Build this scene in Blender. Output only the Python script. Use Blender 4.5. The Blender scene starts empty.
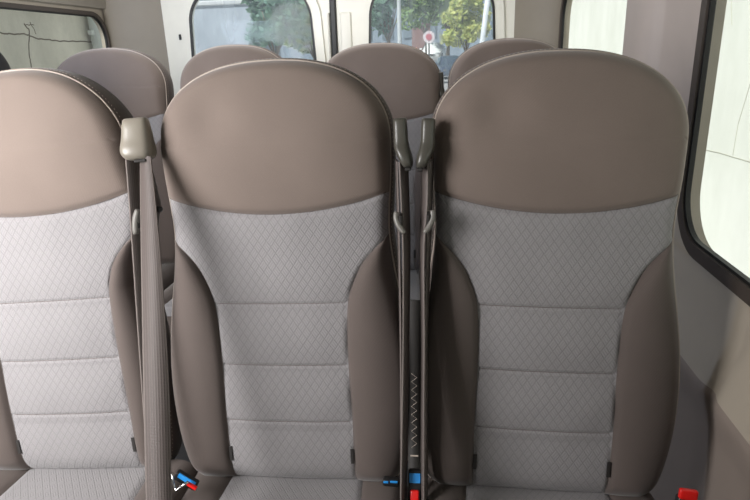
import bpy, bmesh, math, random
from math import sin, cos, pi, radians, exp, sqrt
from mathutils import Vector, Matrix, noise
random.seed(7)
sc = bpy.context.scene
COL = sc.collection
H = 1.35                     # camera height above the cabin floor

# ------------------------------------------------------------------ camera
F = 600.0
Rcam = (Matrix.Rotation(radians(6.95), 3, 'Z') @ Matrix.Rotation(radians(90 - 18.3), 3, 'X')
        @ Matrix.Rotation(radians(-2.0), 3, 'Z'))
cd = bpy.data.cameras.new('camera'); cam = bpy.data.objects.new('camera', cd); COL.objects.link(cam)
cam.matrix_world = Matrix.Translation((0, 0, H)) @ Rcam.to_4x4()
cd.sensor_width = 36; cd.lens = 36 * F / 750; cd.clip_start = 0.02; cd.clip_end = 500
sc.camera = cam

def at(x, y, Y):
    """world point on the plane at depth Y (measured along the cabin) seen at photo pixel x, y"""
    r = Rcam @ Vector(((x - 375) / F, -(y - 250) / F, -1)); r *= Y / r.y
    return Vector((r.x, r.y, r.z + H))

# ------------------------------------------------------------------ materials
def lin(c):
    return tuple(((v / 255) / 12.92 if v / 255 <= .04045 else ((v / 255 + .055) / 1.055) ** 2.4) for v in c) + (1,)

class NT:
    def __init__(s, name):
        s.m = bpy.data.materials.new(name); s.m.use_nodes = True
        s.t = s.m.node_tree; s.n = s.t.nodes; s.b = s.n['Principled BSDF']; s.out = s.n['Material Output']
    def new(s, typ, **kw):
        n = s.n.new(typ)
        for k, v in kw.items(): setattr(n, k, v)
        return n
    def link(s, a, b): s.t.links.new(a, b)
    def math(s, op, a, b=None, c=None):
        n = s.new('ShaderNodeMath', operation=op)
        for i, v in enumerate((a, b, c)):
            if v is None: continue
            if isinstance(v, (int, float)): n.inputs[i].default_value = v
            else: s.link(v, n.inputs[i])
        return n.outputs[0]
    def mix(s, f, a, b):
        n = s.new('ShaderNodeMix', data_type='RGBA')
        for i, v in ((0, f), (6, a), (7, b)):
            if isinstance(v, (int, float, tuple)): n.inputs[i].default_value = v
            else: s.link(v, n.inputs[i])
        return n.outputs[2]

def plain(name, c, rough=.6, metal=0, spec=.5, var=.06, scale=12, bump=0, coat=0):
    N = NT(name)
    tc = N.new('ShaderNodeTexCoord'); nz = N.new('ShaderNodeTexNoise'); nz.inputs['Scale'].default_value = scale
    nz.inputs['Detail'].default_value = 4
    N.link(tc.outputs['Object'], nz.inputs['Vector'])
    c = lin(c)
    a = tuple(v * (1 - var) for v in c[:3]) + (1,); b = tuple(min(1, v * (1 + var)) for v in c[:3]) + (1,)
    N.link(N.mix(nz.outputs['Fac'], a, b), N.b.inputs['Base Color'])
    N.b.inputs['Roughness'].default_value = rough; N.b.inputs['Metallic'].default_value = metal
    N.b.inputs['Specular IOR Level'].default_value = spec
    if coat: N.b.inputs['Coat Weight'].default_value = coat
    if bump:
        bp = N.new('ShaderNodeBump'); bp.inputs['Strength'].default_value = bump; bp.inputs['Distance'].default_value = .002
        n2 = N.new('ShaderNodeTexNoise'); n2.inputs['Scale'].default_value = scale * 40
        N.link(tc.outputs['Object'], n2.inputs['Vector'])
        N.link(n2.outputs['Fac'], bp.inputs['Height']); N.link(bp.outputs[0], N.b.inputs['Normal'])
    return N.m

def weave(name, c):
    """plain knitted upholstery cloth with a fine diagonal rib"""
    N = NT(name); uv = N.new('ShaderNodeUVMap'); sp = N.new('ShaderNodeSeparateXYZ'); N.link(uv.outputs[0], sp.inputs[0])
    x, y = sp.outputs[0], sp.outputs[1]
    w1 = N.math('SINE', N.math('MULTIPLY', N.math('ADD', x, N.math('MULTIPLY', y, .35)), 1500))
    w2 = N.math('SINE', N.math('MULTIPLY', N.math('SUBTRACT', y, N.math('MULTIPLY', x, .2)), 1900))
    h = N.math('MULTIPLY', w1, w2)
    nz = N.new('ShaderNodeTexNoise'); nz.inputs['Scale'].default_value = 9; nz.inputs['Detail'].default_value = 5
    N.link(uv.outputs[0], nz.inputs['Vector'])
    n2 = N.new('ShaderNodeTexNoise'); n2.inputs['Scale'].default_value = 420; N.link(uv.outputs[0], n2.inputs['Vector'])
    cc = lin(c); lo = tuple(v * .84 for v in cc[:3]) + (1,); hi = tuple(v * 1.16 for v in cc[:3]) + (1,)
    f = N.math('ADD', N.math('MULTIPLY', nz.outputs['Fac'], .55), N.math('MULTIPLY', n2.outputs['Fac'], .45))
    N.link(N.mix(f, lo, hi), N.b.inputs['Base Color'])
    bp = N.new('ShaderNodeBump'); bp.inputs['Strength'].default_value = .25; bp.inputs['Distance'].default_value = .0006
    N.link(h, bp.inputs['Height']); N.link(bp.outputs[0], N.b.inputs['Normal'])
    N.b.inputs['Roughness'].default_value = .85; N.b.inputs['Specular IOR Level'].default_value = .25
    N.b.inputs['Sheen Weight'].default_value = .25; N.b.inputs['Sheen Roughness'].default_value = .4
    return N.m

def diamond(name, c):
    """woven jacquard: lattice of diamonds, each filled with short parallel ribs"""
    N = NT(name); uv = N.new('ShaderNodeUVMap'); sp = N.new('ShaderNodeSeparateXYZ'); N.link(uv.outputs[0], sp.inputs[0])
    X = N.math('DIVIDE', sp.outputs[0], .0175); Y = N.math('DIVIDE', sp.outputs[1], .0245)
    a = N.math('ADD', X, Y); b = N.math('SUBTRACT', X, Y)
    def ridge(v, w):                       # 1 in a thin line where v is near an integer
        d = N.math('ABSOLUTE', N.math('SUBTRACT', N.math('FRACT', N.math('ADD', v, .5)), .5))
        m = N.new('ShaderNodeMapRange', interpolation_type='SMOOTHSTEP')
        N.link(d, m.inputs[0]); m.inputs[1].default_value = 0; m.inputs[2].default_value = w
        m.inputs[3].default_value = 1; m.inputs[4].default_value = 0
        return m.outputs[0]
    par = N.math('PINGPONG', N.math('ADD', N.math('FLOOR', a), N.math('FLOOR', b)), 1)
    ha = ridge(N.math('MULTIPLY', a, 3), .3); hb = ridge(N.math('MULTIPLY', b, 3), .3)
    hatch = N.math('ADD', N.math('MULTIPLY', ha, par), N.math('MULTIPLY', hb, N.math('SUBTRACT', 1, par)))
    lines = N.math('MAXIMUM', ridge(a, .13), ridge(b, .13))
    g = N.math('MAXIMUM', lines, N.math('MULTIPLY', hatch, .6))
    nz = N.new('ShaderNodeTexNoise'); nz.inputs['Scale'].default_value = 300; N.link(uv.outputs[0], nz.inputs['Vector'])
    n3 = N.new('ShaderNodeTexNoise'); n3.inputs['Scale'].default_value = 7; N.link(uv.outputs[0], n3.inputs['Vector'])
    cc = lin(c)
    base = N.mix(N.math('ADD', N.math('MULTIPLY', nz.outputs['Fac'], .5), N.math('MULTIPLY', n3.outputs['Fac'], .5)),
                 tuple(v * .87 for v in cc[:3]) + (1,), tuple(v * 1.13 for v in cc[:3]) + (1,))
    dk = tuple(v * .76 for v in cc[:3]) + (1,)
    N.link(N.mix(N.math('MULTIPLY', g, .75), base, dk), N.b.inputs['Base Color'])
    bp = N.new('ShaderNodeBump', invert=True); bp.inputs['Strength'].default_value = .6; bp.inputs['Distance'].default_value = .001
    N.link(g, bp.inputs['Height']); N.link(bp.outputs[0], N.b.inputs['Normal'])
    N.b.inputs['Roughness'].default_value = .9; N.b.inputs['Specular IOR Level'].default_value = .2
    N.b.inputs['Sheen Weight'].default_value = .2
    return N.m

def glass_mat(name, tint, haze, hazecol):
    """thin window glass: see-through, a faint mirror and a film of dust"""
    N = NT(name); N.n.remove(N.b)
    tr = N.new('ShaderNodeBsdfTransparent'); tr.inputs[0].default_value = lin(tint)
    gl = N.new('ShaderNodeBsdfGlossy'); gl.inputs['Roughness'].default_value = .03
    df = N.new('ShaderNodeBsdfDiffuse'); df.inputs[0].default_value = lin(hazecol)
    tl = N.new('ShaderNodeBsdfTranslucent'); tl.inputs[0].default_value = lin(hazecol)
    a0 = N.new('ShaderNodeMixShader'); a0.inputs[0].default_value = .6
    N.link(df.outputs[0], a0.inputs[1]); N.link(tl.outputs[0], a0.inputs[2])
    tc = N.new('ShaderNodeTexCoord'); nz = N.new('ShaderNodeTexNoise'); nz.inputs['Scale'].default_value = 5
    mp = N.new('ShaderNodeMapping'); mp.inputs['Scale'].default_value = (3, 3, .8)
    N.link(tc.outputs['Object'], mp.inputs[0]); N.link(mp.outputs[0], nz.inputs['Vector'])
    a1 = N.new('ShaderNodeMixShader'); N.link(N.math('MULTIPLY', nz.outputs['Fac'], haze * 2), a1.inputs[0])
    N.link(tr.outputs[0], a1.inputs[1]); N.link(a0.outputs[0], a1.inputs[2])
    a2 = N.new('ShaderNodeMixShader'); a2.inputs[0].default_value = .005
    N.link(a1.outputs[0], a2.inputs[1]); N.link(gl.outputs[0], a2.inputs[2])
    N.link(a2.outputs[0], N.out.inputs[0])
    return N.m

M = dict(
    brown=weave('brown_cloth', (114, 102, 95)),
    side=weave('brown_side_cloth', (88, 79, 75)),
    insert=diamond('grey_diamond_cloth', (134, 131, 132)),
    piping=plain('piping', (172, 160, 150), .8),
    thread=plain('thread', (172, 158, 144), .8),
    seam=plain('seam_thread', (98, 90, 86), .9),
    shell=plain('seat_shell', (70, 64, 60), .6),
    darkcloth=weave('charcoal_cloth', (62, 64, 68)),
    darkinsert=diamond('charcoal_diamond', (66, 70, 78)),
    bezel=plain('bezel_plastic', (72, 70, 64), .32, var=.05, bump=.1),
    bezel_light=plain('bezel_light_plastic', (122, 116, 106), .32, var=.05, bump=.1),
    lever=plain('grey_plastic', (108, 105, 100), .35),
    black=plain('black_plastic', (28, 28, 29), .4),
    slot=plain('dark_slot', (34, 31, 29), .7),
    red=plain('red_button', (225, 30, 26), .35),
    blue=plain('blue_label', (40, 140, 215), .45),
    chrome=plain('chrome', (205, 205, 205), .18, metal=1),
    steel=plain('steel', (90, 88, 86), .4, metal=.8),
    trim=plain('trim_plastic', (174, 164, 150), .55, bump=.15),
    trimdk=plain('lower_trim_plastic', (142, 130, 122), .6, bump=.15),
    pillar=plain('pillar_plastic', (172, 160, 152), .55, bump=.1),
    quarter=plain('quarter_trim', (136, 128, 116), .6, bump=.1),
    rubber=plain('rubber', (70, 62, 57), .55),
    gasket=plain('gasket', (22, 22, 22), .5),
    door=plain('door_paint', (222, 220, 210), .4),
    ceiling=plain('headliner', (150, 143, 133), .9),
    floor=plain('floor_vinyl', (58, 55, 54), .7, scale=60),
    platform=plain('platform_vinyl', (56, 54, 53), .7, scale=60),
    white=plain('white_print', (225, 225, 222), .6),
)
def belt_mat():
    N = NT('belt_webbing'); uv = N.new('ShaderNodeUVMap'); sp = N.new('ShaderNodeSeparateXYZ'); N.link(uv.outputs[0], sp.inputs[0])
    w = N.math('SINE', N.math('MULTIPLY', sp.outputs[0], 2 * pi * 9))
    e = N.math('GREATER_THAN', N.math('ABSOLUTE', N.math('SUBTRACT', sp.outputs[0], .5)), .44)
    c = N.mix(N.math('MULTIPLY_ADD', w, .5, .5), lin((76, 68, 65)), lin((88, 79, 76)))
    N.link(N.mix(e, c, lin((104, 95, 91))), N.b.inputs['Base Color'])
    t = N.math('SINE', N.math('MULTIPLY', sp.outputs[1], 2400))
    bp = N.new('ShaderNodeBump'); bp.inputs['Strength'].default_value = .3; bp.inputs['Distance'].default_value = .0006
    N.link(N.math('ADD', w, t), bp.inputs['Height']); N.link(bp.outputs[0], N.b.inputs['Normal'])
    N.b.inputs['Roughness'].default_value = .6
    return N.m
M['belt'] = belt_mat()

# ------------------------------------------------------------------ object helpers
def tag(o, label=None, cat=None, group=None, kind=None):
    if label: o['label'] = label
    if cat: o['category'] = cat
    if group: o['group'] = group
    if kind: o['kind'] = kind
    return o

def empty(name, loc=(0, 0, 0)):
    o = bpy.data.objects.new(name, None); COL.objects.link(o); o.location = loc; o.empty_display_size = .05
    return o

def mesh_obj(name, verts, faces, mat, parent=None, uvs=None, smooth=True, mats=None, fm=None):
    me = bpy.data.meshes.new(name); me.from_pydata([tuple(v) for v in verts], [], faces)
    if uvs:
        l = me.uv_layers.new(name='UVMap')
        for lp in me.loops: l.data[lp.index].uv = uvs[lp.vertex_index]
    for m in (mats or [mat]): me.materials.append(m)
    if fm: me.polygons.foreach_set('material_index', fm)
    me.polygons.foreach_set('use_smooth', [smooth] * len(me.polygons))
    me.update()
    o = bpy.data.objects.new(name, me); COL.objects.link(o)
    if parent: o.parent = parent
    return o

class MB:
    """collects shapes into one mesh"""
    def __init__(s): s.v = []; s.f = []; s.m = []
    def add(s, v, f, mi=0):
        k = len(s.v); s.v += [Vector(p) for p in v]; s.f += [tuple(i + k for i in q) for q in f]; s.m += [mi] * len(f)
    def box(s, c, size, rot=None, bev=0, mi=0, seg=2):
        bm = bmesh.new(); bmesh.ops.create_cube(bm, size=1)
        for v in bm.verts: v.co = Vector((v.co.x * size[0], v.co.y * size[1], v.co.z * size[2]))
        if bev: bmesh.ops.bevel(bm, geom=bm.edges[:], offset=bev, segments=seg, profile=.5, affect='EDGES')
        s.bm(bm, c, rot, mi)
    def bm(s, bm, c=(0, 0, 0), rot=None, mi=0):
        R = rot if rot is not None else Matrix.Identity(3); c = Vector(c)
        bm.verts.index_update()
        s.add([R @ v.co + c for v in bm.verts], [tuple(v.index for v in f.verts) for f in bm.faces], mi); bm.free()
    def tube(s, pts, r, n=8, mi=0, cap=True, flat=None):
        pts = [Vector(p) for p in pts]; rr = r if isinstance(r, (list, tuple)) else [r] * len(pts)
        k = len(s.v); up = Vector((0, 0, 1)); prev = None
        for i, p in enumerate(pts):
            d = (pts[min(i + 1, len(pts) - 1)] - pts[max(i - 1, 0)]).normalized()
            if prev is None:
                u = d.cross(up)
                if u.length < 1e-3: u = d.cross(Vector((1, 0, 0)))
            else: u = prev - d * prev.dot(d)
            u.normalize(); prev = u; w = d.cross(u)
            for j in range(n):
                a = 2 * pi * j / n; s.v.append(p + (u * cos(a) + w * sin(a)) * rr[i])
        for i in range(len(pts) - 1):
            for j in range(n):
                a = k + i * n + j; b = k + i * n + (j + 1) % n
                s.f.append((a, b, b + n, a + n)); s.m.append(mi)
        if cap:
            s.f.append(tuple(k + j for j in reversed(range(n)))); s.m.append(mi)
            e = k + (len(pts) - 1) * n; s.f.append(tuple(e + j for j in range(n))); s.m.append(mi)
    def build(s, name, mat, parent=None, smooth=False, mats=None):
        return mesh_obj(name, s.v, s.f, mat, parent, smooth=smooth, mats=mats, fm=s.m if mats else None)

def grid(nu, nv, fn, close=False):
    v = []; uv = []
    for j in range(nv + 1):
        for i in range(nu + 1):
            p, t = fn(i / nu, j / nv); v.append(p); uv.append(t)
    f = [(j * (nu + 1) + i, j * (nu + 1) + i + 1, (j + 1) * (nu + 1) + i + 1, (j + 1) * (nu + 1) + i)
         for j in range(nv) for i in range(nu)]
    return v, f, uv

def interp(tab, x):
    if x <= tab[0][0]: return tab[0][1]
    for k in range(len(tab) - 1):
        if x <= tab[k + 1][0]:
            x0, y0 = tab[k]; x1, y1 = tab[k + 1]
            m0 = (y1 - (tab[k - 1][1] if k else y0)) / (x1 - (tab[k - 1][0] if k else x0))
            m1 = ((tab[k + 2][1] if k + 2 < len(tab) else y1) - y0) / ((tab[k + 2][0] if k + 2 < len(tab) else x1) - x0)
            h = x1 - x0; t = (x - x0) / h
            return (2*t**3-3*t*t+1)*y0 + (t**3-2*t*t+t)*h*m0 + (-2*t**3+3*t*t)*y1 + (t**3-t*t)*h*m1
    return tab[-1][1]

# ------------------------------------------------------------------ the seat
REC = radians(6.75); TOP = .863; TC = .705; PEXP = 2.3
Z0 = H - .914                                 # height of the foot of the backrest
WT = [(0, .184), (.012, .206), (.035, .226), (.075, .240), (.14, .251), (.22, .255), (.30, .251), (.38, .240), (.45, .229),
      (.52, .2225), (.57, .225), (.63, .231), (.69, .2345), (.705, .235)]
BT = [(0, .128), (.06, .130), (.15, .132), (.26, .131), (.34, .133), (.395, .139), (.43, .151), (.465, .170), (.49, .192),
      (.508, .212), (.518, .2226)]
TB = .518
wid = lambda t: interp(WT, t)
def bw(t): return min(wid(t), interp(BT, t)) if t < TB else wid(t)
def seam(x): return .566 + .036 * (x / .225) ** 2
def top(x):
    r = min(1, abs(x) / .235); return TC + (TOP - TC) * (1 - r ** PEXP) ** (1 / PEXP)
def edged(x, t):
    """rough distance to the outline"""
    d = 9
    if t > TC:
        r = ((abs(x) / .235) ** PEXP + ((t - TC) / (TOP - TC)) ** PEXP) ** (1 / PEXP); d = max(0, 1 - r) * .19
    else: d = wid(t) - abs(x)
    return max(0, min(d, t * 1.1 + .0))
HS = [.145, .262, .388]
def hfield(x, t):
    d = edged(x, t); R = .026
    n = R * (sqrt(max(0, 1 - (1 - min(d / R, 1)) ** 2)) - 1)
    n0 = n; n = .014 * (1 - exp(-d / .06))
    s = seam(x)
    if t >= s:
        n += .012 * (1 - exp(-(t - s) / .03)) - .006 * exp(-((t - s) / .005) ** 2)
        n += .010 * exp(-((t - .70) / .09) ** 2) * (1 - exp(-d / .05))
        n -= .010 * exp(-((x + .115) ** 2 + (t - .755) ** 2) / .0022)
        n += .004 * exp(-((x - .10) ** 2 + (t - .70) ** 2) / .004)
    else:
        b = bw(t)
        n -= .006 * exp(-((t - s) / .006) ** 2)
        # side bolster bulge
        if abs(x) > b and t < TB:
            u = (abs(x) - b) / max(1e-4, wid(t) - b); amp = min(1, (wid(t) - b) / .06)
            n += .022 * amp * sin(pi * min(1, u ** .8 * .92)) ** .8 * min(1, t / .05 + .2)
        n -= .004 * exp(-((abs(x) - b) / .004) ** 2) * (1 if t < TB else 0)
        if abs(x) < b:
            n -= .004 * min(1, max(0, (TB - t) / .15)) * exp(-((b - abs(x)) / .05) ** 2)   # dips towards the bolsters
            for hs in HS: n -= .0035 * exp(-((t - hs) / .003) ** 2)
            n += .005 * abs(sin(pi * t / .125)) * min(1, max(0, (TB - t) / .1))
            n += .0018 * noise.noise(Vector((x * 14, t * 14, 3)))
    n = n0 + n * (1 - exp(-d / .014))
    if t < .05: n -= .02 * (1 - t / .05) ** 2
    return n
SLANT = 0
def bp(x, t, n):      # backrest local -> seat local
    q = t / .75; L = .80 * q + .052 * q * (1 - q) if q < 1 else .80 + (t - .75) * .997
    x = x * (1 + .075 * (1 - q))
    if SLANT and x > .14: x = .14 + (x - .14) * (1 - .5 * max(0, min(1, (.56 - t) / .15)))   # flatter bolster beside the belt
    if x > 0: x -= SLANT * max(0, t - .56) * x / .235      # headrest pulled in on one side
    return Vector((x, 1.075 + L * sin(REC) - n * cos(REC), Z0 + L * cos(REC) + n * sin(REC)))
def outline(nside=60, ntop=64):
    o = [(-wid(TC * k / nside), TC * k / nside) for k in range(nside)]
    for k in range(ntop + 1):
        a = pi * k / ntop; x = -.235 * (abs(cos(a)) ** (2 / PEXP)) * (1 if cos(a) >= 0 else -1)
        o.append((x, TC + (TOP - TC) * (sin(a) ** (2 / PEXP))))
    o += [(wid(TC * k / nside), TC * k / nside) for k in reversed(range(nside))]
    return o
OUT = outline()
def onorm():
    r = []
    for i, (x, t) in enumerate(OUT):
        a = OUT[max(i - 1, 0)]; b = OUT[min(i + 1, len(OUT) - 1)]
        d = Vector((b[0] - a[0], b[1] - a[1])).normalized(); r.append((-d.y, d.x))
    return r
ONR = onorm()
RIM = -.026

def make_seat(brown, side, insert):
    root = empty('van_seat')
    # backrest = the insert panel; bolsters, headrest etc. are its neighbours
    def f_ins(u, v):
        u = u * 2 - 1; t = v * seam(u * .2235); x = u * bw(t); return bp(x, t, hfield(x, t)), (x, t)
    v, f, uv = grid(64, 250, f_ins); mesh_obj('backrest_insert', v, f, insert, root, uv)
    for sg in (-1, 1):
        def f_bol(u, v):
            t = v * TB; b = bw(t); x = b + (wid(t) - b) * u
            n = hfield(x + 1e-5, t) ; return bp(sg * x, t, n), (sg * x, t)
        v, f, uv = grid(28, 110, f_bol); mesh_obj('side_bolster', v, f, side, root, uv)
    def f_hd(u, v):
        u = sin((u * 2 - 1) * pi / 2); s = seam(u * .2235); x1 = u * .235; T = top(x1)
        v = 1 - (1 - v) ** 1.25
        t = s + (T - s) * v; x = u * (wid(t) if t < TC else .235)
        return bp(x, t, hfield(x, max(t, seam(x)))), (x, t)
    v, f, uv = grid(72, 72, f_hd); mesh_obj('headrest', v, f, brown, root, uv)
    # side panel all round
    prof = [(0, RIM), (.004, RIM - .004), (.007, RIM - .018), (.008, RIM - .035), (.007, RIM - .055), (.002, RIM - .070), (-.014, RIM - .080), (-.05, RIM - .084)]
    v = []; uv = []
    for i, (x, t) in enumerate(OUT):
        for (o, n) in prof:
            nx, nt = ONR[i]; v.append(bp(x + nx * o, t + nt * o, n)); uv.append((i * .01, n * 1.0))
    k = len(prof)
    f = [(i * k + j, i * k + j + 1, (i + 1) * k + j + 1, (i + 1) * k + j) for i in range(len(OUT) - 1) for j in range(k - 1)]
    mesh_obj('side_panel', v, f, side, root, uv)
    # rear panel closes the back
    v = []; uv = []
    for i, (x, t) in enumerate(OUT):
        nx, nt = ONR[i]; v.append(bp(x - nx * .05, t - nt * .05, RIM - .084))
    n = len(v); ctr = [bp(0, t, RIM - .09) for x, t in OUT]
    v += ctr; f = [(i, i + 1, n + i + 1, n + i) for i in range(n - 1)]
    mesh_obj('rear_panel', v, f, M['shell'], root)
    # piping on the rim and the stitches beside it
    m = MB(); m.tube([bp(x + ONR[i][0] * .001, t + ONR[i][1] * .001, RIM + .0008) for i, (x, t) in enumerate(OUT)], .0019, 6)
    m.build('piping', M['piping'], root, smooth=True)
    m = MB()
    dense = []
    for i in range(len(OUT) - 1):
        a, b = OUT[i], OUT[i + 1]; L = sqrt((a[0] - b[0]) ** 2 + (a[1] - b[1]) ** 2); c = max(1, int(L / .0025))
        for q in range(c):
            w = q / c; dense.append((a[0] + (b[0] - a[0]) * w, a[1] + (b[1] - a[1]) * w, ONR[i][0], ONR[i][1]))
    for q in range(12, len(dense) - 3, 3):
        p = []
        for z in (q, q + 1):
            x, t, nx, nt = dense[z]
            p.append(bp(x + nx * .0052, t + nt * .0052, RIM - .0085))
        m.tube(p, .0005, 4)
    m.build('stitching', M['thread'], root)
    # sunken seams between the panels
    def lift(x, t): return bp(x, t, hfield(x, t) + .0003)
    for hs in HS:
        m = MB(); m.tube([lift(bw(hs) * (k / 20 - 1) * .985, hs) for k in range(41)], .0007, 5); m.build('cross_seam', M['seam'], root, smooth=True)
    m = MB(); m.tube([lift(.2225 * (k / 30 - 1), seam(.2225 * (k / 30 - 1))) for k in range(61)], .0009, 5); m.build('headrest_seam', M['seam'], root, smooth=True)
    for sg in (-1, 1):
        m = MB(); m.tube([lift(sg * bw(TB * k / 60), TB * k / 60) for k in range(2, 60)], .0009, 5); m.build('bolster_seam', M['seam'], root, smooth=True)
    # small sewn-in tags at the foot of the insert
    for sg in (-1, 1):
        m = MB(); p = bp(sg * .127, .075, hfield(.127, .075) + .004)
        m.box(p, (.007, .002, .034), Matrix.Rotation(-REC, 3, 'X'), .0005); m.build('tag', M['slot'], root)
    # recliner hinge levers below the bolsters
    for sg in (-1, 1):
        m = MB(); b = bp(sg * .13, .012, -.02)
        m.tube([b + Vector((sg * a, -.012 - .02 * sin(a * 50), -.012 - .010 * sin(a * 60))) for a in [k * .006 for k in range(10)]], .0035, 6)
        m.build('hinge_lever', M['black'], root, smooth=True)
    # cushion
    cz = Z0 + .008; yb = 1.105; L = .47
    CW = .252
    ci = lambda y: .150 + .06 * (yb - y)
    def ctop(x, y):
        d = min(CW - abs(x), y - (yb - L)); d = max(0, d)
        z = .035 * (sqrt(max(0, 1 - (1 - min(d / .035, 1)) ** 2)) - 1)
        b = ci(y)
        if abs(x) > b: z += .012 * sin(pi * min(1, (abs(x) - b) / (CW - b)))
        z -= .005 * exp(-((abs(x) - b) / .005) ** 2)
        return cz + z - .02 * (yb - y) * 0 + .03 * (yb - y) * .4
    def f_ci(u, v):
        y = yb - L * v; x = (u * 2 - 1) * ci(y); return Vector((x, y, ctop(x, y))), (x, -y * 1.0)
    v, f, uv = grid(40, 70, f_ci); mesh_obj('seat_insert', v, [q[::-1] for q in f], insert, root, uv)
    for sg in (-1, 1):
        def f_cb(u, v):
            y = yb - L * v; b = ci(y); x = b + (CW - b) * u; return Vector((sg * x, y, ctop(x + 1e-5, y))), (sg * x, y)
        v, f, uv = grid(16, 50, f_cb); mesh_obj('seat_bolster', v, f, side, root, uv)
    m = MB(); m.box((0, yb - L / 2, cz - .085), (.500, L - .004, .10), None, .02)
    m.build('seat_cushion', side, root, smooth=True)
    m = MB(); m.box((0, .82, cz - .145), (.44, .38, .03), None, .008)
    m.build('seat_pan', M['steel'], root)
    for sx in (-1, 1):
        m = MB(); m.box((sx * .17, .82, (cz - .155) / 2), (.04, .34, cz - .155), None, .006)
        m.box((sx * .17, .82, .01), (.07, .40, .02), None, .004)
        m.build('leg', M['steel'], root)
    return root

def kids(o): return [c for c in bpy.data.objects if c.parent == o]
def copy_tree(o, mats=None):
    c = o.copy(); COL.objects.link(c)
    for ch in kids(o):
        d = ch.copy(); COL.objects.link(d); d.parent = c
    return c

G1 = 'front row van seats'; G3 = 'rear row van seats'
seat = make_seat(M['brown'], M['side'], M['insert'])
seat.location = (.191, 0, 0); seat.rotation_euler.y = radians(1.1)
tag(seat, 'right front-row van seat beside the big side window, brown headrest and grey diamond cloth', 'seat', G1)
s2 = copy_tree(seat); s2.location = (-.321, 0, 0); s2.rotation_euler.y = radians(-1.1)
tag(s2, 'middle front-row van seat between two belt gaps, brown headrest and grey diamond cloth', 'seat', G1)
SLANT = .17
s3 = make_seat(M['brown'], M['side'], M['insert']); SLANT = 0
s3.scale.x = 1.05; s3.location = (-.797, 0, 0); s3.rotation_euler.y = radians(-4)
tag(s3, 'left front-row van seat, pale and sunlit, partly cut by the photo edge', 'seat', G1)
R3 = [(-1.385, 1.25, .055, 'rear-row brown headrest seat in the left corner, before the left side window'),
      (-.845, 1.25, .050, 'rear-row brown headrest seat peeking over the middle seat, before the left rear door window'),
      (-.258, 1.25, .036, 'rear-row brown headrest seat beside a small belt guide, between middle and right seats'),
      (.248, 1.25, .036, 'rear-row brown headrest seat nearest the right wall, mostly behind the right seat')]
for (x, y, z, lb), sx in zip(R3, (1.04, .97, 1.01, .97)):
    s = copy_tree(seat); s.location = (x, y, z + .002); s.rotation_euler.y = 0; s.scale.x = sx; tag(s, lb, 'seat', G3)
sd = make_seat(M['darkcloth'], M['darkcloth'], M['darkinsert'])
sd.location = (-1.545, .51, .12)
tag(sd, 'dark charcoal seat top against the left side window at the photo edge', 'seat')

# ------------------------------------------------------------------ seat belts
def ribbon(path, thick=.0014, n=40):
    """path: list of (centre, half width vector); smooth strip with thickness"""
    def cat(a, b, c, d, t):
        return .5 * ((2 * b) + (c - a) * t + (2 * a - 5 * b + 4 * c - d) * t * t + (3 * b - a - 3 * c + d) * t ** 3)
    P = []
    k = len(path)
    for s in range(n + 1):
        q = s / n * (k - 1); i = min(int(q), k - 2); t = q - i
        g = lambda j: path[max(0, min(k - 1, j))]
        P.append(tuple(cat(g(i - 1)[z], g(i)[z], g(i + 1)[z], g(i + 2)[z], t) for z in (0, 1)))
    v = []; uv = []; f = []
    L = 0
    for i, (c, w) in enumerate(P):
        if i: L += (c - P[i - 1][0]).length
        d = (P[min(i + 1, n)][0] - P[max(i - 1, 0)][0]).normalized(); nn = d.cross(w).normalized() * thick
        for sx, sn in ((-1, -1), (0, -1.15), (1, -1), (1, 1), (0, 1.15), (-1, 1)):
            v.append(c + w * sx + nn * sn); uv.append(((sx + 1) / 2, L))
    for i in range(n):
        for j in range(6):
            a = i * 6 + j; b = i * 6 + (j + 1) % 6; f.append((a, b, b + 6, a + 6))
    return v, f, uv

def make_guide(side, tall=.085, w=.058, mat='bezel'):
    """moulded belt outlet on the shoulder of a seat: tall hood, wide rounded chin, dark slot"""
    root = empty('belt_guide')
    if tall < .09:
        secs = [(.0, .34, .010, .04), (-.01, .42, .018, .04), (-.25, .47, .024, .02), (-.50, .50, .028, .0), (-.66, .56, .034, -.03),
            (-.82, .56, .037, -.03), (-.95, .46, .033, .02), (-1.0, .26, .020, .06)]
    else:
        secs = [(.0, .40, .014, 0), (-.01, .46, .020, 0), (-.35, .48, .022, 0), (-.52, .50, .025, .0), (-.62, .52, .032, side * .06),
            (-.80, .48, .036, side * .24), (-.94, .36, .034, side * .36), (-1.0, .20, .022, side * .40)]
    v = []; f = []; nn = 20
    for (z, hw, dp, sh) in secs:
        for j in range(nn):
            a = 2 * pi * j / nn; ca, sa = cos(a), sin(a)
            x = hw * w * (abs(ca) ** .6) * (1 if ca > 0 else -1) + sh * w
            y = dp * (abs(sa) ** .6) * (1 if sa > 0 else -1)
            v.append((x, y, z * tall))
    for i in range(len(secs) - 1):
        for j in range(nn):
            a = i * nn + j; b = i * nn + (j + 1) % nn; f.append((b, a, a + nn, b + nn))
    f.append(tuple(reversed(range(nn)))[::-1]); f.append(tuple((len(secs) - 1) * nn + j for j in range(nn))[::-1])
    o = mesh_obj('hood', v, f, M[mat], root)
    md = o.modifiers.new('s', 'SUBSURF'); md.levels = 1; md.render_levels = 2
    m = MB(); m.box(((.12 if tall < .09 else side * .40) * w, -.024, -1.0 * tall), (w * .40, .020, .006), None, .002)
    m.build('belt_slot', M['slot'], root)
    return root

V = Vector
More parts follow.
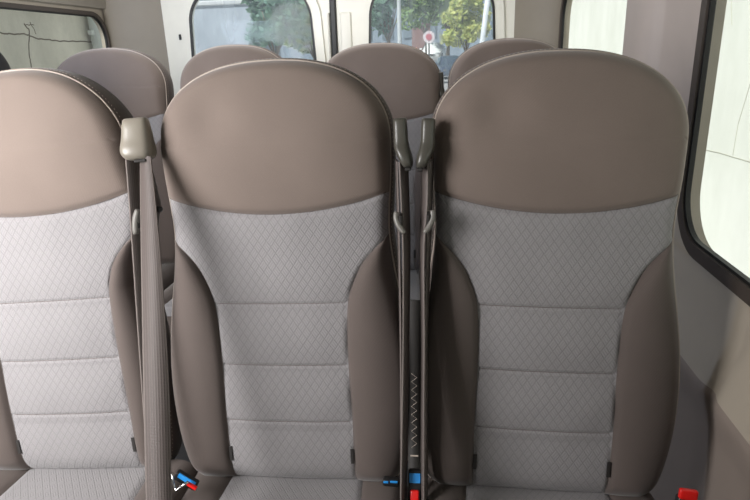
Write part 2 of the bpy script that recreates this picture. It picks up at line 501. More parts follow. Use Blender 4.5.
# left belt (between left and middle seats)
g = make_guide(.6, .083, .057, 'bezel_light'); g.location = at(134, 118, 1.135)
g.rotation_euler = (radians(-8), radians(-3), radians(12))
tag(g, 'large grey-brown plastic belt guide on the right shoulder of the sunlit left seat', 'belt guide', 'seat belt guides')
def belt(paths, label, knob=None, tongue=None, group='seat belts'):
    root = empty('seat_belt', paths[0][0][0])
    org = paths[0][0][0].copy()
    for p in paths:
        v, f, uv = ribbon([(c - org, w) for c, w in p]); mesh_obj('webbing', v, f, M['belt'], root, uv)
    if knob is not None:
        m = MB(); bm = bmesh.new(); bmesh.ops.create_cone(bm, cap_ends=True, segments=16, radius1=.0075, radius2=.006, depth=.012)
        bmesh.ops.bevel(bm, geom=[e for e in bm.edges if len(e.link_faces) == 2 and e.calc_face_angle() > 1], offset=.0015, segments=2, affect='EDGES')
        m.bm(bm, knob - org, Matrix.Rotation(radians(80), 3, 'Y')); m.build('stop_button', M['black'], root, smooth=True)
    if tongue is not None:
        a, mid, b, r = tongue
        m = MB(); pts = []
        for k in range(13):
            t = k / 12; pts.append(a * (1 - t) ** 2 + mid * 2 * t * (1 - t) + b * t * t - org)
        m.tube(pts, [r * (.45 + .55 * sin(pi * (.12 + .76 * k / 12)) ** .5) for k in range(13)], 10)
        o = m.build('tongue_grip', M['lever'], root, smooth=True)
        m = MB(); c = (a + b) / 2 - org; m.box(c + V((0, .012, 0)), (.006, .03, .026), None, .0015)
        m.build('tongue_plate', M['slot'], o)
    return tag(root, label, 'seat belt', group)
front = [(at(145.5, 156, 1.105), V((.0135, -.006, 0))), (at(148, 200, 1.07), V((.019, -.008, 0))), (at(152, 280, 1.00), V((.0225, -.004, 0))),
         (at(156, 380, .92), V((.0235, .002, 0))), (at(159, 500, .83), V((.0225, .004, 0))), (at(163, 600, .74), V((.022, .004, 0)))]
back = [(at(132.5, 152, 1.135), V((.006, .018, 0))), (at(136, 190, 1.13), V((.006, .020, 0))), (at(140, 240, 1.11), V((.006, .022, 0))),
        (at(146, 330, 1.06), V((.006, .022, 0))), (at(155, 460, .99), V((.006, .022, 0))), (at(160, 540, .93), V((.006, .022, 0)))]
belt([front, back], 'wide brown seat belt strap facing the camera between left and middle seats',
     knob=at(159, 209, 1.085), tongue=(at(138, 210, 1.09), at(134.5, 220, 1.09), at(136, 234, 1.085), .007))

# the pair in the middle gap
for sg, gx, lab_g, lab_b in (
        (1, 400, 'small upright grey belt guide on the right shoulder of the middle seat', 'narrow edge-on belt hanging beside the middle seat, left of the gap pair'),
        (-1, 428.5, 'small upright grey belt guide on the left shoulder of the right seat', 'narrow edge-on belt hanging beside the right seat, right of the gap pair')):
    g = make_guide(sg * 1.1, .093, .028); g.location = at(gx, 118, 1.135)
    g.rotation_euler = (radians(-6), radians(-2 * sg), 0)
    tag(g, lab_g, 'belt guide', 'seat belt guides')
    if sg == 1:
        A = [(403.5, 160, 1.13, .0085), (405, 200, 1.12, .0078), (406.5, 250, 1.09, .007), (406, 340, 1.04, .0055), (404.5, 430, .99, .005), (403, 520, .93, .005), (402, 600, .9, .005)]
        B = [(396.5, 160, 1.15, .004), (398.5, 230, 1.14, .004), (400.5, 340, 1.09, .003), (401, 440, 1.05, .003), (401, 560, 1.0, .003)]
        T = (at(396.5, 212, 1.085), at(394, 222, 1.08), at(404.5, 233, 1.07), .0056)
    else:
        A = [(424.5, 160, 1.13, .0085), (424.5, 200, 1.12, .0078), (422, 250, 1.09, .006), (423, 340, 1.04, .0045), (422.5, 430, .99, .004), (422.5, 520, .93, .004), (422.5, 600, .9, .004)]
        B = [(431.5, 160, 1.15, .004), (429, 230, 1.14, .004), (426.5, 340, 1.09, .003), (426, 440, 1.05, .003), (425, 560, 1.0, .003)]
        T = (at(432, 210, 1.085), at(435.5, 220, 1.08), at(424.5, 233, 1.07), .0056)
    mk = lambda L, dy: [(at(x, y, Y), V((w * .8, dy * sg, 0))) for x, y, Y, w in L]
    belt([mk(A, .018), mk(B, -.018)], lab_b, tongue=T)
# rear row guide
g = make_guide(1.0, .105, .034); g.location = at(439.5, 72, 2.46)
tag(g, 'little dark belt guide on the shoulder of a rear-row seat', 'belt guide', 'seat belt guides')

# buckles
def make_buckle(loc, rot, label, blue=True, strap=None):
    root = empty('belt_buckle', loc); root.rotation_euler = rot
    m = MB(); m.box((0, 0, -.028), (.030, .018, .060), None, .005, seg=3); m.build('housing', M['black'], root, smooth=True)
    m = MB(); m.box((0, -.0055, .006), (.022, .010, .014), None, .003, seg=3); m.build('release_button', M['red'], root, smooth=True)
    if blue:
        m = MB(); m.box((0, -.0098, -.018), (.024, .0012, .020), None, .0003); m.build('warning_label', M['blue'], root)
    m = MB(); m.box((0, .001, -.10), (.022, .004, .10), None, .001); m.build('stalk', M['belt'], root)
    return tag(root, label, 'buckle', 'belt buckles')

# buckle seen in the gap: black strap with zigzag stitching, blue label, red button pointing down to the camera
strap = empty('buckle_strap', at(415, 470, 1.02))
org = at(415, 470, 1.02)
pts = [(at(414.5, 300, 1.10) - org, V((.013, 0, 0))), (at(414, 380, 1.075) - org, V((.0125, 0, 0))), (at(414, 440, 1.045) - org, V((.0125, 0, 0))), (at(414.5, 475, 1.01) - org, V((.0125, 0, 0)))]
v, f, uv = ribbon(pts, .002); sw = mesh_obj('webbing', v, f, M['slot'], strap, uv)
m = MB()
zz = [at(411.5 + (5.5 if k % 2 else 0), 372 + k * 4.1, 1.075 - .03 * (k * 4.1) / 70) + V((0, -.006, 0)) - org for k in range(20)]
m.tube(zz, .0007, 4); m.build('zigzag_stitching', M['piping'], sw)
m = MB(); m.box(at(414.5, 454.5, 1.03) - org + V((0, -.004, 0)), (.016, .002, .003), None, .0005); m.build('stitch_bar', M['piping'], sw)
tag(strap, 'black buckle webbing with pale zigzag stitching deep in the gap beside the right seat', 'strap')
b = make_buckle(at(414.5, 502, .94), (radians(-60), 0, 0), 'black buckle with blue label and red button standing in the centre gap', False)
b.rotation_euler = (0, 0, 0)
for c in kids(b): bpy.data.objects.remove(c)
m = MB(); m.box((0, .022, .012), (.026, .02, .075), Matrix.Rotation(radians(-30), 3, 'X'), .004, seg=3); m.build('housing', M['black'], b, smooth=True)
m = MB(); m.box((0, .0228, .0365), (.021, .0015, .018), Matrix.Rotation(radians(-30), 3, 'X'), .0003); m.build('warning_label', M['blue'], b)
m = MB(); m.box((0, .0075, .008), (.017, .010, .022), Matrix.Rotation(radians(-30), 3, 'X'), .003, seg=3); m.build('release_button', M['red'], b, smooth=True)

# buckle pair lying at the foot of the middle seat's left bolster
o = at(184, 480, .985)
b = empty('belt_buckle', o)
Rz_ = Matrix.Rotation(radians(35), 3, 'Y')
m = MB(); m.box((.002, .006, -.004), (.052, .016, .022), Rz_, .004, seg=3); m.build('housing', M['black'], b, smooth=True)
m = MB(); m.box((.008, -.004, .004), (.040, .003, .012), Rz_, .0008); m.build('warning_label', M['blue'], b)
m = MB()
m.tube([at(172, 473, .975) - o, at(173, 482, .97) - o, at(176, 491, .965) - o, at(182, 486, .965) - o, at(188, 482, .968) - o], .0028, 8)
m.build('chrome_tongue', M['chrome'], b, smooth=True)
m = MB(); m.box(at(192, 486, .97) - o, (.022, .008, .006), Rz_, .0015); m.build('release_button', M['red'], b)
tag(b, 'buckle with bright blue label and chrome tongue at the middle seat\'s lower left corner', 'buckle', 'belt buckles')
o = at(391, 482, .985)
b = empty('belt_buckle', o)
m = MB(); m.box((0, .006, -.004), (.034, .016, .016), Matrix.Rotation(radians(4), 3, 'Y'), .004, seg=3); m.build('housing', M['black'], b, smooth=True)
m = MB(); m.box((.006, -.003, .0028), (.015, .002, .005), None, .0008); m.box((-.010, -.003, .0015), (.010, .002, .005), None, .0008)
m.build('warning_label', M['blue'], b)
tag(b, 'small buckle with two blue dashes at the middle seat\'s lower right corner', 'buckle', 'belt buckles')
b = make_buckle(at(686, 497, .87), (radians(-12), radians(6), 0), 'buckle with bright red button low beside the right wall', False)
for c in kids(b):
    if c.name.startswith('release'): c.scale = (1.35, 1.0, 1.3)

# ------------------------------------------------------------------ cabin shell
XL, XR, YB = -1.9, .60, 3.5
def rr(cx, cy, w, h, r, n=10, top_in=0):
    """rounded rectangle; top_in narrows the top"""
    pts = []
    for qx, qy, a0 in ((1, 1, 0), (-1, 1, 90), (-1, -1, 180), (1, -1, 270)):
        for k in range(n + 1):
            a = radians(a0 + 90 * k / n)
            x = qx * (w / 2 - r) + r * cos(a); y = qy * (h / 2 - r) + r * sin(a)
            x *= 1 - top_in * (y / h + .5)
            pts.append((cx + x, cy + y))
    return pts
def flat(name, loops, thick, mat, M4, parent=None):
    cu = bpy.data.curves.new(name, 'CURVE'); cu.dimensions = '2D'; cu.fill_mode = 'BOTH'; cu.extrude = thick / 2
    for L in loops:
        sp = cu.splines.new('POLY'); sp.points.add(len(L) - 1); sp.use_cyclic_u = True
        for p, q in zip(sp.points, L): p.co = (q[0], q[1], 0, 1)
    tmp = bpy.data.objects.new('tmp', cu); COL.objects.link(tmp)
    dg = bpy.context.evaluated_depsgraph_get(); me = bpy.data.meshes.new_from_object(tmp.evaluated_get(dg))
    bpy.data.objects.remove(tmp); me.name = name; me.transform(M4); me.materials.clear(); me.materials.append(mat)
    o = bpy.data.objects.new(name, me); COL.objects.link(o)
    if parent: o.parent = parent
    return o
def side_m(X): return Matrix(((0, 0, 1, X), (1, 0, 0, 0), (0, 1, 0, 0), (0, 0, 0, 1)))      # (a,b)->(Y,Z) on x=X
def back_m(Y): return Matrix(((1, 0, 0, 0), (0, 0, -1, Y), (0, 1, 0, 0), (0, 0, 0, 1)))     # (a,b)->(X,Z) on y=Y
S = lambda o: tag(o, kind='structure')
ZC = H + .52
zs = H - .475 + .012   # window sill
# windows as (y0,y1,z0,z1,r)
WR = [(-.55, 1.535, zs, H + .34, .12), (1.93, 3.36, zs, H + .25, .13)]
WL = [(-.5, 1.5, zs, H + .24, .12), (1.70, 3.40, zs, H + .238, .13)]
def rect(a0, b0, a1, b1): return [(a0, b0), (a1, b0), (a1, b1), (a0, b1)]
def wloop(w, g=0): return rr((w[0] + w[1]) / 2, (w[2] + w[3]) / 2, w[1] - w[0] + 2 * g, w[3] - w[2] + 2 * g, w[4] + g)
S(flat('wall_right', [rect(-2.6, zs - .045, 3.52, ZC)] + [wloop(w, .014) for w in WR], .03, M['trim'], side_m(XR + .02)))
S(flat('wall_left', [rect(-2.6, 0, 3.52, ZC)] + [wloop(w, .010) for w in WL], .03, M['trim'], side_m(XL - .02)))
nwin = 0
GL_R = glass_mat('glass_right', (246, 249, 246), .05, (228, 232, 226))
GL_L = glass_mat('glass_left', (232, 235, 232), .05, (200, 205, 205))
GL_B = glass_mat('glass_rear', (244, 249, 252), .24, (214, 228, 240))
for ws, X, gm, sg in ((WR, XR, GL_R, -1), (WL, XL, GL_L, 1)):
    for w in ws:
        nwin += 1
        root = S(flat('window_%d' % nwin, [wloop(w, .002)], 0, gm, side_m(X - sg * .001)))
        o = flat('window_frame', [wloop(w, .028 if sg < 0 else .016), wloop(w, -.004)], .018, M['rubber'], side_m(X + sg * .006), root)
        md = o.modifiers.new('b', 'BEVEL'); md.width = .004; md.segments = 2; md.limit_method = 'ANGLE'
        o = flat('window_seal', [wloop(w, -.002), wloop(w, -.011)], .012, M['gasket'], side_m(X + sg * .003), root)
S(flat('wall_front', [rect(XL, 0, XR, ZC), rr((XL + XR) / 2, H - .02, 2.1, .75, .15)], .03, M['trim'], back_m(-2.62)))
S(flat('window_5', [rr((XL + XR) / 2, H - .02, 2.1, .75, .15)], 0, GL_R, back_m(-2.62)))
# lower right wall: sloping ledge, crease and an added groove imitating a vertical shadow
def lw(u, v):
    y = -2.6 + 6.1 * u; z = (zs - .04) * (1 - v)
    zr = z - H
    x = interp([(-1.3, .565), (-.80, .560), (-.715, .548), (-.69, .556), (-.60, .585), (-.52, .60)], zr)
    if zr < -.50:
        a = min(1, (-.50 - zr) / .08)
        x += .012 * exp(-(((y - 1.17) / .028) ** 2)) * a
    return Vector((x, y, z)), (y, z)
v, f, uv = grid(360, 90, lw)
S(mesh_obj('wall_lower_right', v, f, None, mats=[M['trim'], M['trimdk']],
           fm=[0 if (zs - .04) * (1 - (k // 360 + .5) / 90) - H > -.70 else 1 for k in range(360 * 90)]))
# pillar trim on the right wall
def pil(u, v):
    # profile in plan from y=1.64 to 2.06, bulging into the cabin
    P = [(1.60, .606), (1.63, .598), (1.70, .590), (1.78, .580), (1.81, .556), (1.85, .540), (1.93, .535), (2.00, .538), (2.03, .56), (2.05, .61)]
    q = u * (len(P) - 1); y = P[min(int(q), 8)][0] + (P[min(int(q), 8) + 1][0] - P[min(int(q), 8)][0]) * (q - min(int(q), 8))
    return Vector((interp(P, y), y, zs - .06 + (ZC - zs + .06) * v)), (u, v)
v, f, uv = grid(60, 12, pil); S(mesh_obj('trim_1', v, f, M['pillar']))
# rear quarter trims, rounded inner corners
def quarter(xw, xd, yw, name):
    def fn(u, v):
        a = u * pi / 2; sx = (xd - xw)
        x = xw + sx * (1 - cos(a)); y = yw + (YB + .01 - yw) * sin(a)
        return Vector((x, y, .02 + (ZC - .02) * v)), (u, v)
    v, f, uv = grid(24, 8, fn); return S(mesh_obj(name, v, f, M['quarter']))
quarter(XR - .005, .37, 3.40, 'trim_2'); quarter(XL + .005, -1.60, 3.41, 'trim_3')
# curved header between left wall and ceiling
def hdr(sg, X, nm):
    def fn(u, v):
        a = v * pi / 2; return Vector((X + sg * (.012 + .20 * (1 - cos(a))), -2.6 + 6.1 * u, H + .275 + .24 * sin(a))), (u, v)
    v, f, uv = grid(8, 16, fn); return S(mesh_obj(nm, v, f, M['ceiling']))
hdr(1, XL, 'trim_4')
# floor, ceiling, platform
m = MB(); m.box(((XL + XR) / 2, 0.45, -.02), (2.62, 6.2, .04)); S(m.build('floor', M['floor']))
m = MB(); m.box(((XL + XR) / 2, 0.45, ZC + .02), (2.62, 6.2, .04)); S(m.build('ceiling', M['ceiling']))
m = MB(); m.box((-.62, 2.4, .0125), (2.3, 1.7, .025), None, .006); S(m.build('platform', M['platform']))
m = MB(); m.box((-1.57, 1.33, .06), (.6, .62, .12), None, .01); S(m.build('trim_5', M['platform']))
# rear doors
DW = [(-1.465, -.705), (-.438, .288)]
zb, zt = H - .36, H + .36
for k, ((x0, x1), (d0, d1)) in enumerate(zip(DW, ((-1.60, -.632), (-.596, .37)))):
    hole = rr((x0 + x1) / 2, (zb + zt) / 2, x1 - x0, zt - zb, .17, 14, .10)
    def grow(g): return rr((x0 + x1) / 2, (zb + zt) / 2, x1 - x0 + 2 * g, zt - zb + 2 * g, .17 + g, 14, .10)
    d = S(flat('door_%d' % (k + 1), [rect(d0, .03, d1, ZC), grow(0)], .04, M['door'], back_m(YB + .03)))
    o = flat('window_surround', [grow(.055), grow(.0)], .022, M['door'], back_m(YB + .004), d)
    md = o.modifiers.new('b', 'BEVEL'); md.width = .009; md.segments = 3; md.limit_method = 'ANGLE'
    flat('window_seal', [grow(.003), grow(-.009)], .02, M['gasket'], back_m(YB - .002), d)
    flat('glass', [grow(.0)], 0, GL_B, back_m(YB + .004), d)
    # pressed panels either side of the glass
    mm = MB()
    xa = (d0 + .012, x0 - .07) if k else (x1 + .07, d1 - .012)
    mm.box(((xa[0] + xa[1]) / 2, YB + .006, H - .1), (abs(xa[1] - xa[0]) * .8, .02, .62), None, .008, seg=3)
    mm.build('door_panel', M['door'], d, smooth=True)
    mm = MB(); sx = d0 + .09 if k == 0 else d1 - .065
    mm.box((sx, YB + .006, H + .115), (.014, .008, .030), None, .003); mm.build('door_catch', M['gasket'], d)
m = MB(); m.box((-.614, YB + .018, (ZC + .03) / 2), (.036, .05, ZC - .03), None, .008); S(m.build('trim_6', M['gasket']))
for sx, w_ in ((-1.765, .33), (.485, .23)):
    m = MB(); m.box((sx, YB + .06, ZC / 2), (w_, .05, ZC)); S(m.build('trim_7' if sx < 0 else 'trim_8', M['quarter']))

# ------------------------------------------------------------------ outside
ZG = -.55
def gz(y): return ZG if y < 46.5 else ZG + min(y - 46.5, 3) * .33
N = NT('asphalt')
def ground_mat():
    return plain('concrete_ground', (150, 149, 148), .9, scale=1.2, var=.12)
v, f, uv = grid(10, 180, lambda u, v_: (Vector((-60 + 120 * u, -8 + 90 * v_, gz(-8 + 90 * v_))), (u, v_)))
S(mesh_obj('ground', v, f, ground_mat()))

def wall_mat(name, c, stain, bumpy=.3):
    N = NT(name); tc = N.new('ShaderNodeTexCoord'); mp = N.new('ShaderNodeMapping'); mp.inputs['Scale'].default_value = (1, 1, .6)
    N.link(tc.outputs['Object'], mp.inputs[0])
    a = N.new('ShaderNodeTexNoise'); a.inputs['Scale'].default_value = 1.6; a.inputs['Detail'].default_value = 8; a.inputs['Roughness'].default_value = .65
    N.link(mp.outputs[0], a.inputs['Vector'])
    r = N.new('ShaderNodeMapRange'); N.link(a.outputs['Fac'], r.inputs[0]); r.inputs[1].default_value = .35; r.inputs[2].default_value = .65
    N.link(N.mix(r.outputs[0], lin(stain), lin(c)), N.b.inputs['Base Color']); N.b.inputs['Roughness'].default_value = .95
    N.b.inputs['Specular IOR Level'].default_value = .1
    return N.m
# left: cracked concrete wall; the cracks are thin dark fillets in the same mesh
XLW = -4.6
def onx(x, y, X):
    r = Rcam @ Vector(((x - 375) / F, -(y - 250) / F, -1)); r *= X / r.x; return Vector((r.x, r.y, r.z + H))
def crack(m, pts, X, r, jitter=.006):
    P = [onx(x, y, X) for x, y in pts]; Q = []
    for a, b in zip(P, P[1:]):
        for k in range(8):
            p = a.lerp(b, k / 8); Q.append(p + Vector((0, random.uniform(-1, 1) * jitter, random.uniform(-1, 1) * jitter)))
    Q.append(P[-1]); m.tube(Q, r, 5, mi=1)
m = MB(); m.box((XLW - .1, 2, 1.8), (.2, 16, 5.2))
crack(m, [(-30, 30), (0, 33), (14, 34), (25, 34), (38, 39), (60, 41), (92, 42)], XLW, .008)
crack(m, [(24, 24), (29, 30), (29, 52), (31, 66), (35, 72)], XLW, .008)
crack(m, [(24, 25), (34, 25)], XLW, .005); crack(m, [(30, 22), (36, 34)], XLW, .005)
w = m.build('boundary_wall', None, mats=[wall_mat('concrete_left', (238, 234, 224), (208, 205, 196)), plain('crack', (120, 112, 102), .9)])
tag(w, 'cracked pale concrete wall outside the left side window', 'wall', kind=None)
# pale downpipe and strip beyond
m = MB(); p = onx(97, 30, XLW + .12); m.tube([(p.x, p.y, gz(p.y)), (p.x, p.y, 4.2)], .09, 16); m.tube([(p.x, p.y + .3, gz(p.y)), (p.x, p.y + .3, 4.2)], .06, 12)
for k in range(3): m.box((p.x - .02, p.y + .15, .4 + k * 1.3), (.06, .6, .06), None, .01)
tag(m.build('drain_pipe', plain('pipe_grey', (215, 222, 222), .5), smooth=False), 'pale vertical pipe on the wall seen at the left window\'s rounded corner', 'pipe')
# right: bright panelled wall
XRW = 2.3
m = MB(); m.box((XRW + .1, 5, 2.4), (.2, 22, 7.2))
crack(m, [(697, 148), (720, 153), (750, 162), (790, 173)], XRW, .004, .001)
crack(m, [(733, 155), (738, 125), (750, 85), (765, 40)], XRW, .004, .001)
crack(m, [(731, -10), (732, 25)], XRW, .004, .001)
w = m.build('boundary_wall', None, mats=[wall_mat('plaster_right', (226, 230, 226), (214, 219, 213)), plain('joint', (170, 172, 160), .9)])
tag(w, 'bright whitewashed wall with thin joints outside the right side windows', 'wall')

# behind: grey building, trees, cars, sign, pole
e0 = at(150, 6, 18); e1 = at(250, 6, 18)
m = MB(); w_ = e1.x - e0.x; cx = (e0.x + e1.x) / 2
m.box((cx, 19.5, e0.z / 2 - .3), (w_, 3, e0.z + .5)); m.box((cx, 19.48, e0.z), (w_ + .1, 3.06, .14), None, .03, 1)
o = m.build('outbuilding', None, mats=[wall_mat('shed_grey', (178, 188, 198), (158, 168, 178)), plain('shed_roof', (205, 210, 212), .6)])
tag(o, 'long bluish-grey shed with pale flat roof edge behind the left rear door', 'building')
m = MB(); m.box((-1.5, 72, 4), (60, 2, 11)); m.box((-1.5, 70.8, 9), (60, .3, .4), mi=1)
for k in range(24):
    m.box((-28 + k * 2.4, 70.95, 3.4), (1.2, .12, 1.5), mi=1)
tag(m.build('office_block', None, mats=[wall_mat('facade', (150, 164, 176), (130, 144, 156)), plain('facade_glass', (120, 135, 145), .2)]),
    'distant pale block with rows of windows beyond the trees', 'building')

def leaf_mat(name, dark, light):
    N = NT(name); oi = N.new('ShaderNodeTexCoord'); nz = N.new('ShaderNodeTexNoise'); nz.inputs['Scale'].default_value = 3.5
    nz.inputs['Detail'].default_value = 6
    N.link(oi.outputs['Object'], nz.inputs['Vector'])
    r = N.new('ShaderNodeMapRange'); N.link(nz.outputs['Fac'], r.inputs[0]); r.inputs[1].default_value = .35; r.inputs[2].default_value = .65
    N.link(N.mix(r.outputs[0], lin(dark), lin(light)), N.b.inputs['Base Color']); N.b.inputs['Roughness'].default_value = .6
    tl = N.new('ShaderNodeBsdfTranslucent'); tl.inputs[0].default_value = lin(light)
    mx = N.new('ShaderNodeMixShader'); mx.inputs[0].default_value = .35
    N.link(N.b.outputs[0], mx.inputs[1]); N.link(tl.outputs[0], mx.inputs[2]); N.link(mx.outputs[0], N.out.inputs[0])
    return N.m
LM = [leaf_mat('leaf_green', (86, 124, 84), (166, 190, 120)), leaf_mat('leaf_yellow', (140, 166, 84), (226, 226, 146)), leaf_mat('leaf_blue', (70, 112, 108), (138, 172, 146))]
bark = plain('bark', (120, 108, 92), .9)
def tree(cx, cy, h0, h1, rx, lm, label, n=3200, ls=.16, lobes=9, trunk=.16, stems=1):
    z0 = gz(cy); root = empty('tree', (cx, cy, z0))
    m = MB()
    for s in range(stems):
        dx = (s - (stems - 1) / 2) * rx * .5
        m.tube([(dx * .3, 0, -.05), (dx * .5 + .05, .05, h0 * .5), (dx, 0, h0 + (h1 - h0) * .45)], [trunk, trunk * .8, trunk * .35], 10)
    for k in range(6):
        a = k * 1.1; m.tube([(0, 0, h0 * .9), (cos(a) * rx * .55, sin(a) * rx * .4, h0 + (h1 - h0) * .5)], [trunk * .35, trunk * .12], 6)
    m.build('trunk', bark, root, smooth=True)
    lob = []
    for k in range(lobes):
        a = random.uniform(0, 2 * pi); q = random.uniform(.15, .72)
        lob.append((V((cos(a) * rx * q, sin(a) * rx * q * .8, random.uniform(h0 + rx * .3, h0 + (h1 - h0) * .85))), rx * (random.uniform(.32, .5) if lobes < 20 else random.uniform(.24, .38))))
    v = []; f = []
    for _ in range(n):
        c, r = random.choice(lob); d = V((random.gauss(0, 1), random.gauss(0, 1), random.gauss(0, 1))).normalized()
        p = c + d * r * random.uniform(.55, 1.08)
        u = V((random.gauss(0, 1), random.gauss(0, 1), random.gauss(0, .6))).normalized(); w = u.cross(V((random.gauss(0, 1), random.gauss(0, 1), random.gauss(0, 1)))).normalized()
        s = ls * random.uniform(.6, 1.3); k = len(v)
        v += [p - u * s, p + w * s * .45, p + u * s, p - w * s * .45]; f.append((k, k + 1, k + 2, k + 3))
    mesh_obj('crown', v, f, LM[lm], root, smooth=False)
    return tag(root, label, 'tree', 'trees behind the van')
c = at(274, 30, 15.5); tree(c.x, 15.5, at(274, 50, 15.5).z - gz(15.5), 3.8, .95, 2, 'blue-green tree in the middle of the left rear door window', 1500, .13, 24, .07)
c = at(388, 30, 21); tree(c.x, 21, at(388, 36, 21).z - gz(21), 5.2, 1.2, 2, 'bluish tree left of the pole in the right rear door window', 2200, .15, 22, .07)
c = at(425, 10, 36); tree(c.x, 36, at(425, 30, 36).z - gz(36), 6.0, 1.9, 0, 'light green tree high behind the red and white road sign', 3000, .2, 22, .07)
c = at(466, 30, 31); tree(c.x, 31, at(466, 50, 31).z - gz(31), 5.0, 1.25, 1, 'sunny yellow-green tree in the middle of the right rear door window', 2600, .16, 22, .06)
tree(-8.4, 40, 1.8, 9.5, 4.2, 0, 'broad mid-green tree far off behind the parked white car', 4600, .28, 14)
tree(.2, 50, 2.4, 10.5, 3.8, 0, 'tall green tree far off, rising above the red and white sign', 4600, .28, 14)
tree(9.2, 42, 1.5, 10, 4.2, 0, 'green tree far off toward the right edge of the rear door glass', 3800, .28, 12)
tree(-17.5, 36, 1.5, 9.5, 4.2, 2, 'bluish tree far off behind the grey shed', 3000, .28, 12)

# lamp post, leaning white trunk/post, sign
p = at(400, 60, 19)
m = MB(); m.tube([(p.x, p.y, gz(19) - .02), (p.x, p.y, 6.5)], [.07, .05], 10); m.tube([(p.x, p.y, 6.4), (p.x + .5, p.y - .3, 6.7), (p.x + 1.1, p.y - .6, 6.75)], .035, 8)
m.box((p.x + 1.25, p.y - .66, 6.75), (.45, .2, .09), None, .02); m.box((p.x, p.y, gz(19) + .06), (.3, .3, .12), None, .02)
tag(m.build('street_lamp', plain('galvanised', (205, 212, 214), .4, metal=.2), smooth=False), 'thin pale lamp post crossing the right rear door window', 'lamp post')
a = at(480, 60, 15); bq = at(490, -20, 15)
m = MB(); m.tube([(a.x - .3, a.y, gz(15) - .02), tuple(a), tuple(bq)], [.07, .06, .06], 12)
tag(m.build('concrete_column', plain('white_post', (196, 202, 208), .6), smooth=True), 'leaning white post at the right side of the right rear window', 'post')
p = at(429, 37, 33)
sr = empty('road_sign', (p.x, p.y, gz(33)))
m = MB(); m.tube([(0, 0, 0), (0, 0, p.z - gz(33))], .04, 8); m.build('sign_post', M['steel'], sr)
def disc(r, y, mat, nm):
    bm = bmesh.new(); bmesh.ops.create_cone(bm, cap_ends=True, segments=32, radius1=r, radius2=r, depth=.02)
    mm = MB(); mm.bm(bm, (0, y, p.z - gz(33)), Matrix.Rotation(radians(90), 3, 'X')); mm.build(nm, mat, sr)
disc(.30, -.06, plain('sign_white', (225, 215, 220), .5), 'sign_disc'); disc(.16, -.075, plain('sign_red', (196, 96, 110), .5), 'red_centre')
tag(sr, 'small round white road sign with red centre above the white car', 'sign')
p = at(413, 41, 31)
m = MB(); m.box((p.x, p.y, gz(31) + .95), (.30, .30, 1.9), None, .02); m.box((p.x, p.y, gz(31) + 1.95), (.4, .4, .12), None, .02)
tag(m.build('gate_pillar', plain('orange_brick', (205, 150, 120), .9)), 'narrow orange brick gate pillar left of the road sign', 'pillar')
p = at(421, 25, 64)
m = MB(); hz_ = p.z - gz(60); m.box((p.x, 64, gz(60) + hz_ / 2), (1.8, 1.4, hz_)); m.box((p.x, 64, p.z + .06), (2.1, 1.7, .14))
tag(m.build('gatehouse', plain('brown_brick', (140, 112, 108), .9)), 'small brown hut behind the road sign', 'building')

def make_car(loc, rot, paint, label, s=1.0):
    root = empty('parked_car', loc); root.rotation_euler = (0, 0, rot)
    # cross-sections along the length: (y, half width sill, half width roof, z bottom, z shoulder, z top)
    S_ = [(-2.15, .62, .60, .30, .55, .60), (-2.05, .80, .74, .22, .66, .72), (-1.3, .86, .78, .20, .80, .86), (-.85, .87, .74, .20, .86, .95),
          (-.25, .88, .60, .20, .90, 1.40), (.3, .88, .60, .20, .92, 1.47), (1.0, .88, .58, .20, .93, 1.42), (1.6, .86, .64, .20, .93, 1.08), (2.05, .80, .70, .24, .86, .95), (2.18, .66, .60, .34, .70, .76)]
    v = []; f = []
    for y, w0, w1, zb_, zm, zt_ in S_:
        ring = [(-w0 * .9, zb_), (-w0, zb_ + .12), (-w0, zm - .1), (-w0 * .97, zm), (-w1, zt_ - .04), (-w1 * .8, zt_), (w1 * .8, zt_), (w1, zt_ - .04), (w0 * .97, zm), (w0, zm - .1), (w0, zb_ + .12), (w0 * .9, zb_)]
        v += [(x, y, z) for x, z in ring]
    k = 12
    for i in range(len(S_) - 1):
        for j in range(k):
            a_ = i * k + j; b_ = i * k + (j + 1) % k; f.append((b_, a_, a_ + k, b_ + k))
    f.append(tuple(range(k))); f.append(tuple((len(S_) - 1) * k + j for j in reversed(range(k))))
    mesh_obj('body', v, f, paint, root)
    gm = plain('car_glass', (70, 96, 104), .08, spec=.8)
    mesh_obj('windscreen', [(-.66, -.80, .94), (.66, -.80, .94), (.50, -.30, 1.365), (-.50, -.30, 1.365)], [(0, 1, 2, 3)], gm, root, smooth=False)
    root_g = [(-.60, 1.55, 1.10), (.60, 1.55, 1.10), (.48, 1.12, 1.37), (-.48, 1.12, 1.37)]
    mesh_obj('rear_glass', root_g, [(3, 2, 1, 0)], gm, root, smooth=False)
    for sx in (-1, 1):
        mesh_obj('side_glass', [(sx * .86, -.7, .96), (sx * .86, 1.4, .98), (sx * .64, .95, 1.36), (sx * .64, -.25, 1.36)], [(0, 1, 2, 3)], gm, root, smooth=False)
        mm = MB(); mm.box((sx * .6, -2.12, .60), (.30, .06, .12), None, .02); mm.build('headlamp', M['chrome'], root)
        mm = MB(); mm.box((sx * .97, -.62, .98), (.2, .08, .12), None, .03); mm.build('mirror', paint, root)
        for yy in (-1.35, 1.35):
            bm = bmesh.new(); bmesh.ops.create_cone(bm, cap_ends=True, segments=24, radius1=.31, radius2=.31, depth=.2)
            mm = MB(); mm.bm(bm, (sx * .80, yy, .31), Matrix.Rotation(radians(90), 3, 'Y')); mm.build('wheel', M['black'], root)
    mm = MB(); mm.box((0, -2.17, .50), (.8, .05, .14), None, .02); mm.build('grille', M['slot'], root)
    return tag(root, label, 'car', 'parked cars')
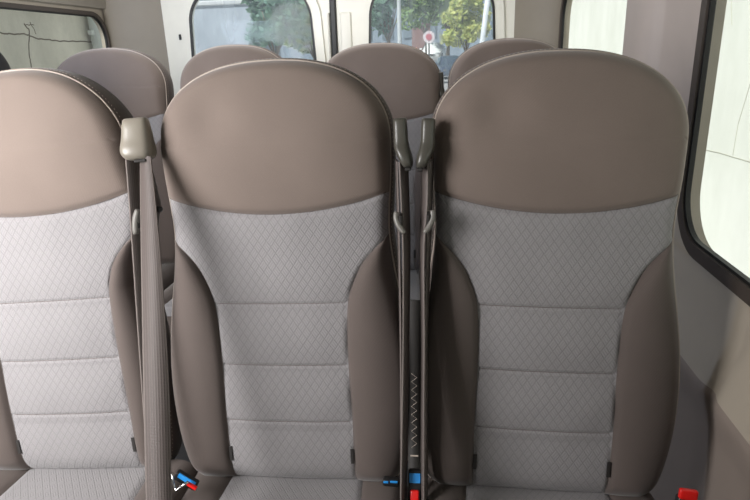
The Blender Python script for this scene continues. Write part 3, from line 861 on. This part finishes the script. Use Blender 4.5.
p = at(433.5, 50, 52.5); make_car((p.x, 52.5, gz(52.5)), radians(-6), plain('white_paint', (235, 238, 236), .3, coat=.5), 'white car parked far behind the rear door glass')
p = at(450, 65, 43); make_car((p.x, 43, gz(43)), radians(8), plain('navy_paint', (52, 66, 88), .3, coat=.5), 'dark blue car parked nearer, below the white car')

# ------------------------------------------------------------------ light
wd = bpy.data.worlds.new('w'); sc.world = wd; wd.use_nodes = True; nt = wd.node_tree
bg = nt.nodes['Background']
sky = nt.nodes.new('ShaderNodeTexSky'); sky.sky_type = 'HOSEK_WILKIE'; sky.turbidity = 4; sky.ground_albedo = .5
sky.sun_direction = Vector((-.45, -.45, .77)).normalized()
hs = nt.nodes.new('ShaderNodeHueSaturation'); hs.inputs['Saturation'].default_value = .45
nt.links.new(sky.outputs[0], hs.inputs['Color']); nt.links.new(hs.outputs[0], bg.inputs[0]); bg.inputs[1].default_value = 1.0
def light(name, typ, loc, d, e, col=(1, 1, 1), **kw):
    l = bpy.data.lights.new(name, typ); l.energy = e; l.color = col
    for k_, v_ in kw.items(): setattr(l, k_, v_)
    o = bpy.data.objects.new(name, l); COL.objects.link(o); o.location = loc
    o.rotation_euler = Vector(d).to_track_quat('-Z', 'Y').to_euler(); return o
light('sun', 'SUN', (0, 0, 10), (.47, .40, -.79), 7.0, (1, .97, .93), angle=radians(1))
# daylight entering by the open sliding door on the left and by the windscreen
dl = light('door_daylight', 'AREA', (-1.50, .10, H + .12), (.22, .97, -.30), 50, (1, .985, .98), shape='RECTANGLE', size=1.0, size_y=1.0)
dl.data.spread = radians(135)
light('windscreen_daylight', 'AREA', (-.5, -.95, H + .15), (0, 1, -.25), 1.5, (1, .97, .93), shape='RECTANGLE', size=1.9, size_y=.7)

light('side_window_daylight', 'AREA', (-1.72, 1.55, H + .05), (.40, .88, -.3), 24, (.66, .78, 1), shape='RECTANGLE', size=.5, size_y=.5)
light('rear_fill_light', 'AREA', (-.65, 2.75, ZC - .03), (0, .3, -1), 15, (1, .98, .95), shape='RECTANGLE', size=1.8, size_y=.5)  # added fill under the ceiling, out of view, brightens the rear doors
sc.view_settings.view_transform = 'Standard'; sc.view_settings.look = 'None'; sc.view_settings.exposure = 0
